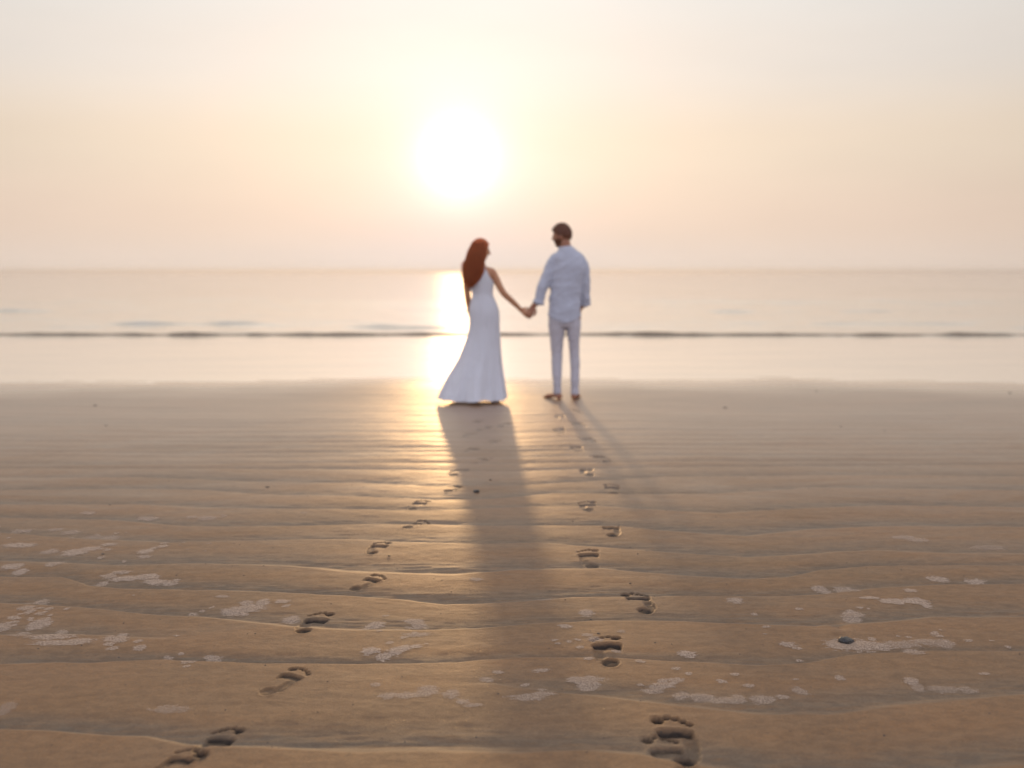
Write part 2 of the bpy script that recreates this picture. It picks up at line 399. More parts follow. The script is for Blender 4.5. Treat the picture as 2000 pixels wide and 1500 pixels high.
# grid
def seg(a, b, st): return np.arange(a, b - st * .3, st)
xs_half = np.concatenate([seg(0, 1.35, .0066), seg(1.35, 2.6, .013), seg(2.6, 9, .045), seg(9, 16, .3), np.geomspace(16, 4000, 34)])
XS = np.concatenate([-xs_half[:0:-1], xs_half])
YS = np.concatenate([-np.geomspace(2500, 3, 26), seg(-2.6, 1.9, .12), seg(1.9, 4.1, .0058), seg(4.1, 6.2, .0082), seg(6.2, 9.2, .013), seg(9.2, 13.4, .022), seg(13.4, 26, .25), [26.]])
GX, GY = np.meshgrid(XS, YS)
def shore_drop(X, Y):
    """the beach dips under the standing water; negative beyond the water's edge"""
    e = np.interp(X, [-6.3, -3.4, -1.6, .2, 1.5, 3.6, 4.8, 6.4], [11.85, 12.0, 12.4, 12.35, 12.25, 12.2, 11.95, 11.85])
    e = e + .25 * fbm(X * .9, Y * .4, 41, 3) + .10 * vnoise(X * 3, Y * .5, 44)
    return -(Y - e)
T, A = crest_table(XS)
Z = np.zeros_like(GX); TR = np.zeros_like(GX)
inr = (YS > -1.8) & (YS < 14.2)
YR = YS[inr]
for j in range(len(XS)):
    t = T[:, j]; k = np.clip(np.searchsorted(t, YR, side='right') - 1, 0, len(t) - 2)
    ph = np.clip((YR - t[k]) / np.maximum(t[k + 1] - t[k], 1e-3), 0, 1); a = A[k, j]
    W = .15
    drop = 1 - sstep(0, W, ph)
    u = np.clip((ph - W) / (1 - W), 0, 1)
    rise = 1 - (1 - u) ** 2.3
    Z[inr, j] = -a * np.where(ph < W, 1 - drop, 1 - rise)
    TR[inr, j] = np.clip(a, 0, 1.2) * sstep(.01, .08, ph) * (1 - sstep(.16, .62, ph))
near_amp = .0125 * (1 + .22 * sstep(4.5, 8, GY)) * (1 - .35 * sstep(8.5, 12, GY))
Z *= near_amp
fade = sstep(-2.0, -1.0, GY) * (1 - sstep(12.5, 14.0, GY)) * (1 - sstep(12, 18, np.abs(GX)))
Z *= fade
TR *= (1 - sstep(5.5, 9, GY)) * fade
mm = (np.abs(GX) < 6) & (GY > 1.2) & (GY < 9)
Z[mm] += TR[mm] * .0022 * fbm(GX[mm] * 7, GY[mm] * 55, 58, 3)
m = (np.abs(GX) < 30) & (np.abs(GY) < 30)
Z[m] += .010 * fbm(GX[m] * .8, GY[m] * 1.5, 50, 3) * (1 - .7 * sstep(8, 12, GY[m])) + .0016 * fbm(GX[m] * 9, GY[m] * 22, 55, 4) * (1 - .6 * sstep(7, 11, GY[m]))
sd = shore_drop(GX, GY)
Z += np.where(sd < .6, -.012 * sstep(.6, -.6, sd) - .02 * sstep(0, -4, sd), 0) if False else -.010 * (1 - sstep(-.5, .5, sd)) - .03 * (1 - sstep(-5, -.5, sd))
PID = np.full(GX.shape, -1, int); PR = np.zeros_like(GX)
# scour hollow beside the stone
for px, py, rx, ry, dz in ((1640, 1221, 16, 6, .012), (1652, 1250, 26, 7, .007), (1632, 1238, 12, 4, .004)):
    cx, cy = ground(px, py); s = cy / FPX
    dyy = ground(px, py - ry)[1] - cy
    Z -= dz * np.exp(-((GX - cx) / (rx * s)) ** 2 - ((GY - cy) / dyy) ** 2)
for i, P in enumerate(PRINTS):
    (cx, cy) = P[0]; ln = P[3]
    jx = np.where(np.abs(XS - cx) < ln)[0]; iy = np.where(np.abs(YS - cy) < ln)[0]
    sl_ = np.ix_(iy, jx); X = GX[sl_]; Y = GY[sl_]
    wx = .007 * vnoise(X * 18 + i * 5, Y * 18, 70); wy = .007 * vnoise(X * 18, Y * 18 + i * 7, 71)
    u, v = print_uv(P, X + wx, Y + wy)
    wt = (rng.uniform(.55, 1.0), rng.uniform(.85, 1.15), rng.uniform(.25, .55))
    f = foot_field(u, v, wt) * (1 + .45 * fbm(X * 45, Y * 45, 74 + i, 3))
    inside = np.clip(f, 0, 1.2)
    dep = (.0118 if P[4] == 'm' else .0105) * P[5]
    Z[sl_] = Z[sl_] - dep * f * (1 + .7 * vnoise(X * 40, Y * 40, 72)) + .0015 * inside * fbm(X * 60, Y * 60, 73, 2)
    # rim pushed up round the print
    rim = np.exp(-((foot_field((u - .5) / 1.09 + .5, v / 1.13) - .45) / .25) ** 2) * (1 - sstep(.1, .5, inside))
    Z[sl_] += .0018 * rim
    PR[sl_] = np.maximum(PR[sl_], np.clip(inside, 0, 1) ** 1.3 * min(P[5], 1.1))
    env = ((u - .5) / .56) ** 2 + ((v - .0) / .25) ** 2
    PID[sl_] = np.where((np.maximum(f, 0) > .06) | ((env < .9) & (foot_field((u - .5) / 1.12 + .5, v / 1.2) > .05)), i, PID[sl_])
GZ = Z
ny, nx = GX.shape
# normals from the height field
dzdx = np.gradient(GZ, XS, axis=1); dzdy = np.gradient(GZ, YS, axis=0)
NR = np.stack([-dzdx, -dzdy, np.ones_like(GZ)], -1); NR /= np.linalg.norm(NR, axis=-1, keepdims=True)
VID = np.arange(ny * nx).reshape(ny, nx)
quads = np.stack([VID[:-1, :-1], VID[:-1, 1:], VID[1:, 1:], VID[1:, :-1]], -1).reshape(-1, 4)
fid = PID[:-1, :-1].reshape(-1)
SH = (sstep(2.0, -.15, shore_drop(GX, GY) + .35 * fbm(GX * .7, GY * 2.2, 47, 3))).reshape(-1)
ALLV = np.stack([GX, GY, GZ], -1).reshape(-1, 3); ALLN = NR.reshape(-1, 3)
TRf, PRf = TR.reshape(-1), PR.reshape(-1)
def sub_grid(name, faces, origin=(0, 0, 0)):
    used, invx = np.unique(faces, return_inverse=True)
    F = invx.reshape(-1, 4)
    me = mesh_np(name, ALLV[used] - np.array(origin), F, M_SAND)
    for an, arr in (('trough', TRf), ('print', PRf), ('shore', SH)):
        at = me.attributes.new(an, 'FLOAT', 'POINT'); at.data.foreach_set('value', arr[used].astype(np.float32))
    me.normals_split_custom_set_from_vertices(ALLN[used].astype(np.float32))
    o = bpy.data.objects.new(name, me); o.location = origin; link(o)
    return o
def height_at(x, y):
    """bilinear height of the finished beach"""
    x = np.atleast_1d(x); y = np.atleast_1d(y)
    j = np.clip(np.searchsorted(XS, x) - 1, 0, nx - 2); i = np.clip(np.searchsorted(YS, y) - 1, 0, ny - 2)
    fx = np.clip((x - XS[j]) / (XS[j + 1] - XS[j]), 0, 1); fy = np.clip((y - YS[i]) / (YS[i + 1] - YS[i]), 0, 1)
    return (GZ[i, j] * (1 - fx) + GZ[i, j + 1] * fx) * (1 - fy) + (GZ[i + 1, j] * (1 - fx) + GZ[i + 1, j + 1] * fx) * fy
tag(sub_grid('beach', quads[fid < 0]), kind='structure')
ORD = ['first', 'second', 'third', 'fourth', 'fifth', 'sixth', 'seventh', 'eighth', 'ninth', 'tenth', 'eleventh', 'twelfth', 'thirteenth', 'fourteenth', 'fifteenth', 'sixteenth', 'seventeenth']
extra = {0: 'cut off by the bottom edge', 1: 'with one deep dark big toe mark', 2: 'heel and toes clearly separate', 3: 'deep dark print between foam patches',
         17: 'deep with five dark toe marks', 18: 'faint print overlapped by a deeper one', 19: 'crossing a ripple crest', 20: 'with a dark row of toes beside small stones'}
cnt = {'w': 0, 'm': 0}
for i, P in enumerate(PRINTS):
    f = quads[fid == i]
    if not len(f): continue
    o = sub_grid('footprint', f, (P[0][0], P[0][1], 0))
    who = P[4]; side = 'left' if P[2] == 'l' else 'right'
    lab = f"{ORD[cnt[who]]} bare {side} footprint from the bottom in the {'left' if who == 'w' else 'right'} hand trail"
    if i in extra: lab += ', ' + extra[i]
    tag(o, ' '.join(lab.split()[:16]), 'footprint', "footprints of the trail behind the " + ("woman" if who == 'w' else "man"))
    cnt[who] += 1

# ------------------------------------------------------------------ standing water on the flat and the sea
def grid_mesh(name, xf, ys, zf, mat, cols):
    s = np.linspace(-1, 1, cols)
    X = np.array([s * xf(y) for y in ys]); Y = np.repeat(np.array(ys)[:, None], cols, 1)
    Zz = zf(X, Y); V = np.stack([X, Y, Zz], -1).reshape(-1, 3)
    vid = np.arange(len(ys) * cols).reshape(len(ys), cols)
    F = np.stack([vid[:-1, :-1], vid[:-1, 1:], vid[1:, 1:], vid[1:, :-1]], -1).reshape(-1, 4)
    o = bpy.data.objects.new(name, mesh_np(name, V, F, mat)); link(o); return o
fy = np.arange(10.9, 20.9, .08)
film = grid_mesh('shallow_water', lambda y: 60.0, fy, lambda X, Y: -.0072 + .0012 * fbm(X * .25, Y * .8, 80, 2) + 0 * X, M_FILM, 500)
tag(film, kind='structure')
def wave_z(X, Y):
    z = np.zeros_like(X)
    def crest(yc, h, front, back, mask, seed, var=1.0):
        w = yc + .28 * fbm(X * .16, X * 0 + seed, seed, 4)
        t = Y - w
        hh = h * mask * (1 - .35 * var + .0 + var * .9 * np.clip(-.45 + fbm(X * (.55 if seed > 90 else .9), X * 0 + seed * 2, seed + 3, 4) + .45, -.25, .6))
        return hh * np.where(t < 0, np.exp(-(t / front) ** 2), np.exp(-(t / back) ** 2))
    def span(a, b, Yp, s=.6):
        xa, xb = (a - 1000) / FPX * Yp, (b - 1000) / FPX * Yp
        return sstep(xa - s, xa + s, X) * (1 - sstep(xb - s, xb + s, X))
    z += crest(20.75, .056, .05, .30, .85 + .55 * fbm(X * 1.6, X * 0 + 8, 66, 4), 90, .35) + .022 * np.exp(-((Y - 20.75) / .5) ** 2) * fbm(X * 3, Y * 5, 97, 3)
    z += crest(21.5, .022, .1, .4, sstep(-.1, .25, fbm(X * .2, X * 0 + 3, 77, 2)), 91)
    z += crest(25.0, .085, .085, .45, span(225, 360, 25) + span(405, 545, 25) * .9 + span(1600, 1890, 25) * .8 + .35 * span(700, 860, 25) + .3 * span(1350, 1480, 25), 92)
    z += crest(23.5, .045, .08, .35, span(60, 200, 23.5) * .5 + span(690, 880, 23.5) + span(1130, 1300, 23.5) * .6 + span(1960, 2100, 24), 93)
    z += crest(33, .12, .12, .8, span(-100, 95, 33) + span(1640, 1730, 33) * .8 + .5 * span(850, 960, 33) + .5 * span(1390, 1470, 33), 94)
    z += crest(41, .06, .2, 1.0, .6 * span(480, 760, 41) + .5 * span(1500, 1900, 41), 95)
    z += .030 * fbm(X * .35, Y * 1.7, 99, 4) * sstep(20.8, 23, Y) + .09 * fbm(X * .09, Y * .55, 98, 4) * sstep(24, 60, Y)
    return z * (1 - sstep(150, 400, Y))
ys = np.concatenate([np.arange(20.2, 27, .035), np.arange(27, 48, .10), np.geomspace(48, 9000, 150)])
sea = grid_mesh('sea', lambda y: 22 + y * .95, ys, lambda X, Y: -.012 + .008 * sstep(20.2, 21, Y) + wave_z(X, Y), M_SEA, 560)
tag(sea, kind='structure')

# ------------------------------------------------------------------ dried foam
def foam_field(ells, X, Y):
    f = np.full(X.shape, -9.0)
    for px, py, rx, ry in ells:
        cx, cy = ground(px, py); a = rx * cy / FPX * 1.03; b = max(ground(px, py - ry)[1] - cy, .006)
        q = np.sqrt(((X - cx) / a) ** 2 + ((Y - cy) / b) ** 2)
        f = np.maximum(f, (1 - q) * min(1.0, 1.2))
    return f
def foam_mesh(ells_list, name, dense, seed=0):
    V = []; F = []; C = []; base = 0
    for ells in ells_list:
        pts = [ground(e[0], e[1]) for e in ells]
        x0 = min(p[0] - e[2] * p[1] / FPX for p, e in zip(pts, ells)) - .02; x1 = max(p[0] + e[2] * p[1] / FPX for p, e in zip(pts, ells)) + .02
        y0 = min(ground(e[0], e[1] + e[3])[1] for e in ells) - .02; y1 = max(ground(e[0], e[1] - e[3])[1] for e in ells) + .02
        st = .006 if (x1 - x0) > .06 else .004
        xs = np.arange(x0, x1 + st, st); yy = np.arange(y0, y1 + st, st)
        X, Y = np.meshgrid(xs, yy)
        wx = .03 * vnoise(X * 14, Y * 14, 120 + seed); wy = .03 * vnoise(X * 14, Y * 14, 121 + seed)
        f = foam_field(ells, X + wx * .6, Y + wy * .6)
        keep = f > -.6
        kf = keep[:-1, :-1] & keep[1:, :-1] & keep[:-1, 1:] & keep[1:, 1:]
        vid = np.arange(X.size).reshape(X.shape)
        q = np.stack([vid[:-1, :-1], vid[:-1, 1:], vid[1:, 1:], vid[1:, :-1]], -1)[kf]
        if not len(q): continue
        used, iv = np.unique(q, return_inverse=True)
        z = height_at(X.ravel()[used], Y.ravel()[used]) + .0014 + .0012 * np.clip(f.ravel()[used], 0, 1)
        V.append(np.stack([X.ravel()[used], Y.ravel()[used], z], -1)); F.append(iv.reshape(-1, 4) + base); C.append(f.ravel()[used]); base += len(used)
    V = np.concatenate(V); F = np.concatenate(F); C = np.concatenate(C)
    o3 = np.array([V[:, 0].mean(), V[:, 1].mean(), 0])
    me = mesh_np(name, V - o3, F, M_FOAM)
    at = me.attributes.new('cover', 'FLOAT', 'POINT'); at.data.foreach_set('value', C.astype(np.float32))
    at = me.attributes.new('dense', 'FLOAT', 'POINT'); at.data.foreach_set('value', np.full(len(C), dense, np.float32))
    o = bpy.data.objects.new(name, me); o.location = o3; link(o); return o
FOAM = [
 ([(36,1065,32,4)], 1, 'pale spindle of foam by the left edge, under a ripple crest'),
 ([(143,1078,24,6),(180,1071,22,3.5),(214,1064,20,2.5)], 1, 'comet shaped foam patch with a long thin tail at the left'),
 ([(98,1076,16,4.5)], .8, 'small torn foam scrap just left of the comet shaped patch'),
 ([(288,1077,15,4.5),(304,1071,7,2),(319,1068,9,2)], 1, 'bright foam dab with two beads trailing to its right'),
 ([(280,1087,14,3)], .8, 'flat foam sliver directly under the dab with two beads'),
 ([(108,1100,17,6)], .9, 'ragged rounded foam patch at left above the small wedge'),
 ([(24,1106,20,5),(38,1115,15,5)], 1, 'wedge of foam pointing right near the left edge'),
 ([(212,1125,16,3.5),(238,1119,20,2.5)], .85, 'slender foam streak above the winding foam band'),
 ([(243,1130,26,5),(285,1128,28,5),(306,1135,20,5)], 1, 'winding foam band curling down at its right end'),
 ([(333,1138,16,4)], .9, 'short foam oval right after the winding foam band'),
 ([(198,1137,11,4)], .85, 'small foam blot left of and below the winding band'),
 ([(83,1172,14,5)], .7, 'faint slanted foam blot above the round left patches'),
 ([(58,1194,10,5)], .8, 'small slanted foam blot above the C shaped patch'),
 ([(78,1217,22,9)], .9, 'C shaped foam patch left of the bottom left ripples'),
 ([(8,1223,20,8),(28,1207,16,3)], .85, 'foam patch with a rising streak, cut by the left edge'),
 ([(117,1233,13,4)], .8, 'small oval of foam resting over the long double band'),
 ([(100,1243,44,7),(118,1256,58,5),(155,1253,26,5)], .9, 'largest double band of speckled foam at lower left'),
 ([(226,1249,24,8),(241,1240,11,6),(210,1259,12,4)], .9, 'star shaped foam patch right of the long double band'),
 ([(32,1240,22,3)], .6, 'faint foam dash left of the long double band'),
 ([(38,1036,14,3),(58,1035,8,3)], .7, 'broken foam arc on the grey trough at far left'),
 ([(140,1038,18,3),(110,1033,14,2.5)], .7, 'thin foam line crossing the grey trough at left'),
 ([(188,1047,20,3),(215,1048,16,4)], .7, 'washed out foam wedge ending the thin left line'),
 ([(290,1011,20,3)], .85, 'thin loop of foam on the far left ripple'),
 ([(173,1002,13,2.5)], .8, 'tiny foam lens furthest back on the left'),
 ([(405,1012,20,3.5)], .75, 'pale foam arc in the trough left of the woman\'s trail'),
 ([(460,1193,26,7),(492,1187,30,7),(515,1179,14,6),(555,1176,15,4)], .9, 'long speckled foam patch rising right, left of the trail'),
 ([(436,1166,15,2)], .8, 'thin bright foam dash above the long rising patch'),
 ([(567,1210,15,7)], .85, 'foam clump touching the dark footprint from the left'),
 ([(733,1219,17,5.5),(715,1227,9,3.5)], .95, 'leaf shaped foam patch right of the dark left footprint'),
 ([(808,1212,22,5),(820,1220,18,5)], .85, 'lumpy foam patch in the golden glint, uppermost of three'),
 ([(812,1240,24,4)], .7, 'faint flat foam smear under the lumpy golden patch'),
 ([(724,1272,18,6),(750,1281,16,5),(772,1273,18,6),(792,1266,16,6),(812,1262,12,3)], 1, 'V shaped foam band lying on a ripple trough'),
 ([(733,1342,10,5)], .7, 'small foam ring left of the mitten shaped patch'),
 ([(762,1361,26,6),(800,1361,22,7),(832,1352,22,10)], .75, 'mitten shaped foam patch with a bare eye, lower centre'),
 ([(880,1359,18,7),(905,1371,15,5),(926,1379,22,3.5)], .7, 'drooping foam tail right of the mitten shaped patch'),
 ([(950,1328,13,4.5)], .75, 'small foam scrap in the woman\'s long shadow'),
 ([(1028,1364,36,6),(1062,1358,26,5)], .75, 'long wedge of foam at the shadow\'s right edge'),
 ([(1148,1195,15,5)], .9, 'foam ring between the two upper right footprints'),
 ([(1104,1224,15,3)], .9, 'bright thin foam lens left of the fleck of dark debris'),
 ([(1143,1240,12,3)], .7, 'reddish foam loop directly above the toes of a footprint'),
 ([(1142,1327,38,6),(1148,1337,20,8)], .8, 'bowl shaped speckled foam patch below a heel mark'),
 ([(1292,1338,26,5),(1276,1345,20,5),(1318,1330,18,4.5)], .8, 'arrowhead of foam above the deep nearest footprint'),
 ([(1330,1355,14,7),(1370,1360,28,6),(1410,1364,30,6),(1440,1361,14,7)], .7, 'long lacy foam chain right of the arrowhead'),
 ([(1345,1277,19,5)], .95, 'bright foam oval in the dark trough, right of a footprint'),
 ([(1435,1172,15,5)], .9, 'isolated round foam spot between right trail and stone'),
 ([(1602,1146,15,5),(1615,1151,11,4)], .85, 'upper left foam chip of the pair above the stone'),
 ([(1652,1148,22,6)], .8, 'blunt foam chip, right one of the pair above the stone'),
 ([(1668,1197,19,6),(1665,1206,16,6)], .8, 'square foam clump directly above the dark stone'),
 ([(1700,1168,18,2.5),(1745,1174,28,4.5),(1787,1173,26,4.5),(1809,1179,9,5)], 1, 'long bright foam smile at the right of the sand'),
 ([(1834,1129,17,5)], 1, 'bright foam oval, left of the two at upper right'),
 ([(1904,1132,20,4)], 1, 'bright foam dart, right of the two at upper right'),
 ([(1777,1154,14,3.5)], .9, 'small foam hook above the long bright smile'),
 ([(1640,1256,30,9),(1682,1257,36,9),(1715,1259,22,6)], .9, 'wide speckled foam under the dark stone'),
 ([(1762,1257,40,6),(1812,1252,34,5),(1845,1255,16,7)], .7, 'trailing speckled foam strip right of the stone\'s foam'),
 ([(1540,1258,18,4.5),(1555,1264,11,3)], .85, 'short slanting foam strip left of the stone'),
 ([(1780,1325,18,6),(1792,1338,16,7)], .6, 'faint upright foam smudge at lower right'),
 ([(1842,1339,30,6)], .6, 'faint foam cloud between two smudges at lower right'),
 ([(1892,1342,15,6)], .6, 'rightmost faint foam smudge near the lower right ripple'),
 ([(1488,1362,26,8),(1530,1357,16,4)], .75, 'clustered foam patch right of the long lacy chain'),
 ([(1562,1346,13,6)], .7, 'small round foam puff above the clustered patch'),
 ([(930,1131,12,4)], .8, 'small foam oval at the left edge of the shadow'),
 ([(1050,1170,28,3)], .55, 'faint foam dash lying across the woman\'s shadow'),
 ([(1760,1050,22,3),(1792,1055,20,4)], .75, 'speckled foam wisp furthest back on the right'),
 ([(1930,1069,34,4)], .5, 'dim foam smear by the dark trough at far right'),
 ([(10,1385,18,12)], .5, 'dim foam cloud at the lower left edge'),
 ([(330,1389,38,8)], .55, 'powdery foam scatter left of the clear heel print'),
 ([(1550,1230,0.1,0.1)], 0, ''),
]
for k, (ells, den, lab) in enumerate(FOAM):
    if not lab: continue
    tag(foam_mesh([ells], 'foam_patch', den, k), lab, 'sea foam', 'patches of drying foam on the sand')
fl = []
centres = [(150,1045,160,12),(60,1215,60,30),(260,1250,90,25),(350,1070,60,14),(480,1290,200,20),(1160,1260,90,40),(1700,1190,130,50),(1750,1060,160,14),(1850,1250,120,30),(1000,1340,140,25),(1500,1250,120,60),(480,1190,80,12),(350,1010,200,10),(800,1230,90,30),(1350,1330,150,30),(60,1190,60,20),(1650,1320,250,30),(200,1110,160,40)]
for k in range(130):
    c = centres[rng.integers(len(centres))]
    px, py = c[0] + rng.normal() * c[2] * .6, c[1] + rng.normal() * c[3] * .6
    s = 1 + (py - 980) / 300
    r = rng.uniform(1.8, 5.5) * s * (1 if rng.random() < .85 else 1.7)
    fl.append([(px, py, r, r * rng.uniform(.22, .42))])
tag(foam_mesh(fl, 'foam_flecks', .8, 3), 'tiny scattered flecks of drying foam over the rippled sand', 'sea foam', kind='stuff')

# ------------------------------------------------------------------ stones and shell bits
def pebble(px, py, w, hratio, dratio, seed, lab, cat='stone', name='stone'):
    import bmesh
    x, y = ground(px, py); r = w / 2 * y / FPX
    bm = bmesh.new(); bmesh.ops.create_icosphere(bm, subdivisions=4, radius=1)
    hratio = hratio if w > 12 else hratio * .45; rs = np.random.default_rng(seed); ks = [(Vector(rs.normal(size=3)).normalized(), rs.uniform(.45, .95)) for _ in range(9)]
    for v in bm.verts:
        p = v.co.copy()
        for n, d in ks:                      # chipped flat faces
            q = p.dot(n)
            if q > d: p -= n * (q - d) * .85
        p *= 1 + .06 * math.sin(9 * p.x + seed) * math.cos(8 * p.y) + .03 * math.sin(21 * p.z + 13 * p.x)
        v.co = Vector((p.x * r, p.y * r * dratio, p.z * r * hratio))
    me = bpy.data.meshes.new(name); bm.to_mesh(me); bm.free(); me.materials.append(M_STONE)
    me.polygons.foreach_set('use_smooth', np.ones(len(me.polygons), bool))
    o = bpy.data.objects.new(name, me); o.location = (x, y, float(height_at(x, y)[0]) + r * hratio * .42); o.rotation_euler = (0, 0, rs.uniform(-.3, .3)); link(o)
    tag(o, lab, cat, 'dark stones and bits on the sand')
for k, a in enumerate([
 (1653, 1249, 33, .52, .8, 'largest dark stone, lying on speckled foam at right'),
 (929, 959, 15, .55, .8, 'dark stone just right of a footprint, in the shadow\'s edge'),
 (958, 935, 8, .5, .8, 'small dark stone inside the woman\'s shadow'),
 (522, 949, 8, .6, .8, 'small dark stone on the ripples left of the woman\'s trail'),
 (348, 915, 9, .5, .8, 'small dark stone further back left of the other one'),
 (201, 1081, 7, .5, .8, 'tiny dark stone among foam patches at left'),
 (214, 986, 5, .5, .8, 'tiny dark bit sitting on a crest at left'),
 (760, 1086, 7, .5, .8, 'tiny dark bit just right of a left footprint heel'),
 (1231, 1137, 6, .6, .8, 'dark crumb above the toes of the third right trail print'),
 (1169, 1238, 8, .5, .8, 'dark crumb above the toes beside a foam loop'),
 (1263, 1070, 6, .5, .8, 'dark crumb right of the right hand trail'),
 (1154, 1205, 5, .7, .8, 'thin dark chip under the foam ring'),
 (1416, 796, 9, .5, .8, 'blurred dark stone far back to the man\'s right'),
 (1594, 764, 6, .5, .8, 'blurred dark speck near the water right of the man'),
 (1973, 768, 8, .5, .8, 'blurred dark stone at far right near the water'),
 (1795, 909, 6, .5, .8, 'tiny dark stone on far ripples at right'),
 (1642, 834, 6, .5, .8, 'blurred dark speck, left of two on far right ripples'),
 (1728, 839, 6, .5, .8, 'blurred dark speck, right of two on far right ripples'),
 (186, 792, 8, .5, .8, 'blurred dark stone near the water at far left'),
 (207, 831, 6, .5, .8, 'blurred dark speck below the far left stone')]):
    pebble(a[0], a[1], a[2], a[3], a[4], k + 3, a[5])

gv_, gf_ = [], []          # shell grit washed over the flat
for k in range(420):
    gy_ = 2.3 + 6.5 * rng.random() ** 1.4; gx_ = rng.uniform(-.62, .62) * gy_
    rr_ = rng.uniform(.0012, .0034); hz_ = float(height_at(gx_, gy_)[0]); a0 = rng.uniform(0, 3)
    n0 = len(gv_)
    for q in range(5): gv_.append((gx_ + rr_ * 1.5 * math.cos(a0 + q * 1.257) * rng.uniform(.6, 1.2), gy_ + rr_ * math.sin(a0 + q * 1.257) * rng.uniform(.6, 1.2), hz_ - .0005))
    gv_.append((gx_, gy_, hz_ + rr_ * rng.uniform(.5, 1.1)))
    gf_ += [[n0 + q, n0 + (q + 1) % 5, n0 + 5] for q in range(5)]
go_ = bpy.data.objects.new('shell_grit', mesh_np('shell_grit', gv_, gf_, M_STONE, False)); link(go_)
tag(go_, 'tiny dark shell grit sprinkled over the rippled sand', 'shell grit', kind='stuff')

# ------------------------------------------------------------------ figures
class Geo:
    def __init__(s): s.V = []; s.F = []; s.n = 0
    def add(s, V, F):
        s.V += [Vector(v) for v in V]; s.F += [[i + s.n for i in f] for f in F]; s.n = len(s.V)
    def rings(s, rings, cap=True):
        k = len(rings[0]); V = [p for r in rings for p in r]; F = []
        for i in range(len(rings) - 1):
            for j in range(k):
                F.append([i * k + j, i * k + (j + 1) % k, (i + 1) * k + (j + 1) % k, (i + 1) * k + j])
        if cap:
            F.append(list(range(k))[::-1]); F.append([(len(rings) - 1) * k + j for j in range(k)])
        s.add(V, F)
    def tube(s, pts, rad, seg=14, flat=None, smooth=3, up=Vector((0, -1, 0)), caps=True):
        """tapered tube through joints, corners rounded; flat = ratio of the radius along 'up'"""
        pts = [Vector(p) for p in pts]
        P = []; Rr = []
        n = len(pts)
        for i in range(n - 1):
            p0 = pts[max(i - 1, 0)]; p1 = pts[i]; p2 = pts[i + 1]; p3 = pts[min(i + 2, n - 1)]
            for t in np.linspace(0, 1, 6)[:-1]:
                P.append(.5 * ((2 * p1) + (p2 - p0) * t + (2 * p0 - 5 * p1 + 4 * p2 - p3) * t * t + (3 * p1 - p0 - 3 * p2 + p3) * t ** 3))
                tt = t * t * (3 - 2 * t); Rr.append(rad[i] * (1 - tt) + rad[i + 1] * tt)
        P.append(pts[-1]); Rr.append(rad[-1])
        rings = []
        m_ = len(P)
        def frame(d):
            a = up - d * up.dot(d)
            if a.length < .15: a = Vector((1, 0, 0)) - d * d.x
            a.normalize(); return a, d.cross(a).normalized()
        def ring(c, d, r):
            a, b = frame(d); fl = flat or 1
            return [c + (a * math.sin(2 * math.pi * j / seg) * r * fl + b * math.cos(2 * math.pi * j / seg) * r) for j in range(seg)]
        for i in range(m_):
            d = (P[min(i + 1, m_ - 1)] - P[max(i - 1, 0)]).normalized()
            if i == 0 and caps:
                for q in (.97, .75, .4): rings.append(ring(P[0] - d * Rr[0] * q * .9, d, Rr[0] * math.sqrt(1 - q * q)))
            rings.append(ring(P[i], d, Rr[i]))
            if i == m_ - 1 and caps:
                for q in (.4, .75, .97): rings.append(ring(P[i] + d * Rr[i] * q * .9, d, Rr[i] * math.sqrt(1 - q * q)))
        s.rings(rings)
    def ellipsoid(s, c, r, rot=None, seg=20):
        c = Vector(c); rings = []
        for i in range(1, seg):
            th = math.pi * i / seg
            ring = []
            for j in range(seg):
                ph = 2 * math.pi * j / seg
                p = Vector((r[0] * math.sin(th) * math.cos(ph), r[1] * math.sin(th) * math.sin(ph), r[2] * math.cos(th)))
                if rot: p = rot @ p
                ring.append(c + p)
            rings.append(ring)
        s.rings(rings)
    def loft(s, secs, seg=48, power=2.0, zfun=None, fold=None, cap=True):
        """secs: (z, xc, yc, half width, half depth)"""
        rings = []
        for i, (z, xc, yc, hw, hd) in enumerate(secs):
            ring = []
            for j in range(seg):
                a = 2 * math.pi * j / seg; ca, sa = math.cos(a), math.sin(a)
                ex = 2 / power
                x = math.copysign(abs(ca) ** ex, ca); y = math.copysign(abs(sa) ** ex, sa)
                k = 1 + (fold(a, z) if fold else 0)
                zz = z + (zfun(a, i) if zfun else 0)
                ring.append(Vector((xc + x * hw * k, yc + y * hd * k, zz)))
            rings.append(ring)
        s.rings(rings, cap)
    def build(s, name, mat, origin, parent, voxel=None, smooth=6, disp=None):
        me = bpy.data.meshes.new(name); me.from_pydata([tuple(v - origin) for v in s.V], [], s.F); me.update()
        if voxel:
            tmp = bpy.data.objects.new('tmp', me); scene.collection.objects.link(tmp)
            md = tmp.modifiers.new('r', 'REMESH'); md.mode = 'VOXEL'; md.voxel_size = voxel
            if smooth:
                sm = tmp.modifiers.new('s', 'SMOOTH'); sm.factor = .5; sm.iterations = smooth
            dg = bpy.context.evaluated_depsgraph_get(); dg.update()
            me2 = bpy.data.meshes.new_from_object(tmp.evaluated_get(dg)); bpy.data.objects.remove(tmp); bpy.data.meshes.remove(me); me = me2; me.name = name
        if disp:
            n = len(me.vertices); co = np.empty(n * 3, np.float32); me.vertices.foreach_get('co', co); co = co.reshape(-1, 3)
            no = np.empty(n * 3, np.float32); me.vertices.foreach_get('normal', no); no = no.reshape(-1, 3)
            co = co + no * disp(co + np.array(origin))[:, None]; me.vertices.foreach_set('co', co.astype(np.float32).ravel())
        me.materials.clear(); me.materials.append(mat)
        me.polygons.foreach_set('use_smooth', np.ones(len(me.polygons), bool)); me.update()
        o = bpy.data.objects.new(name, me); link(o, parent); return o

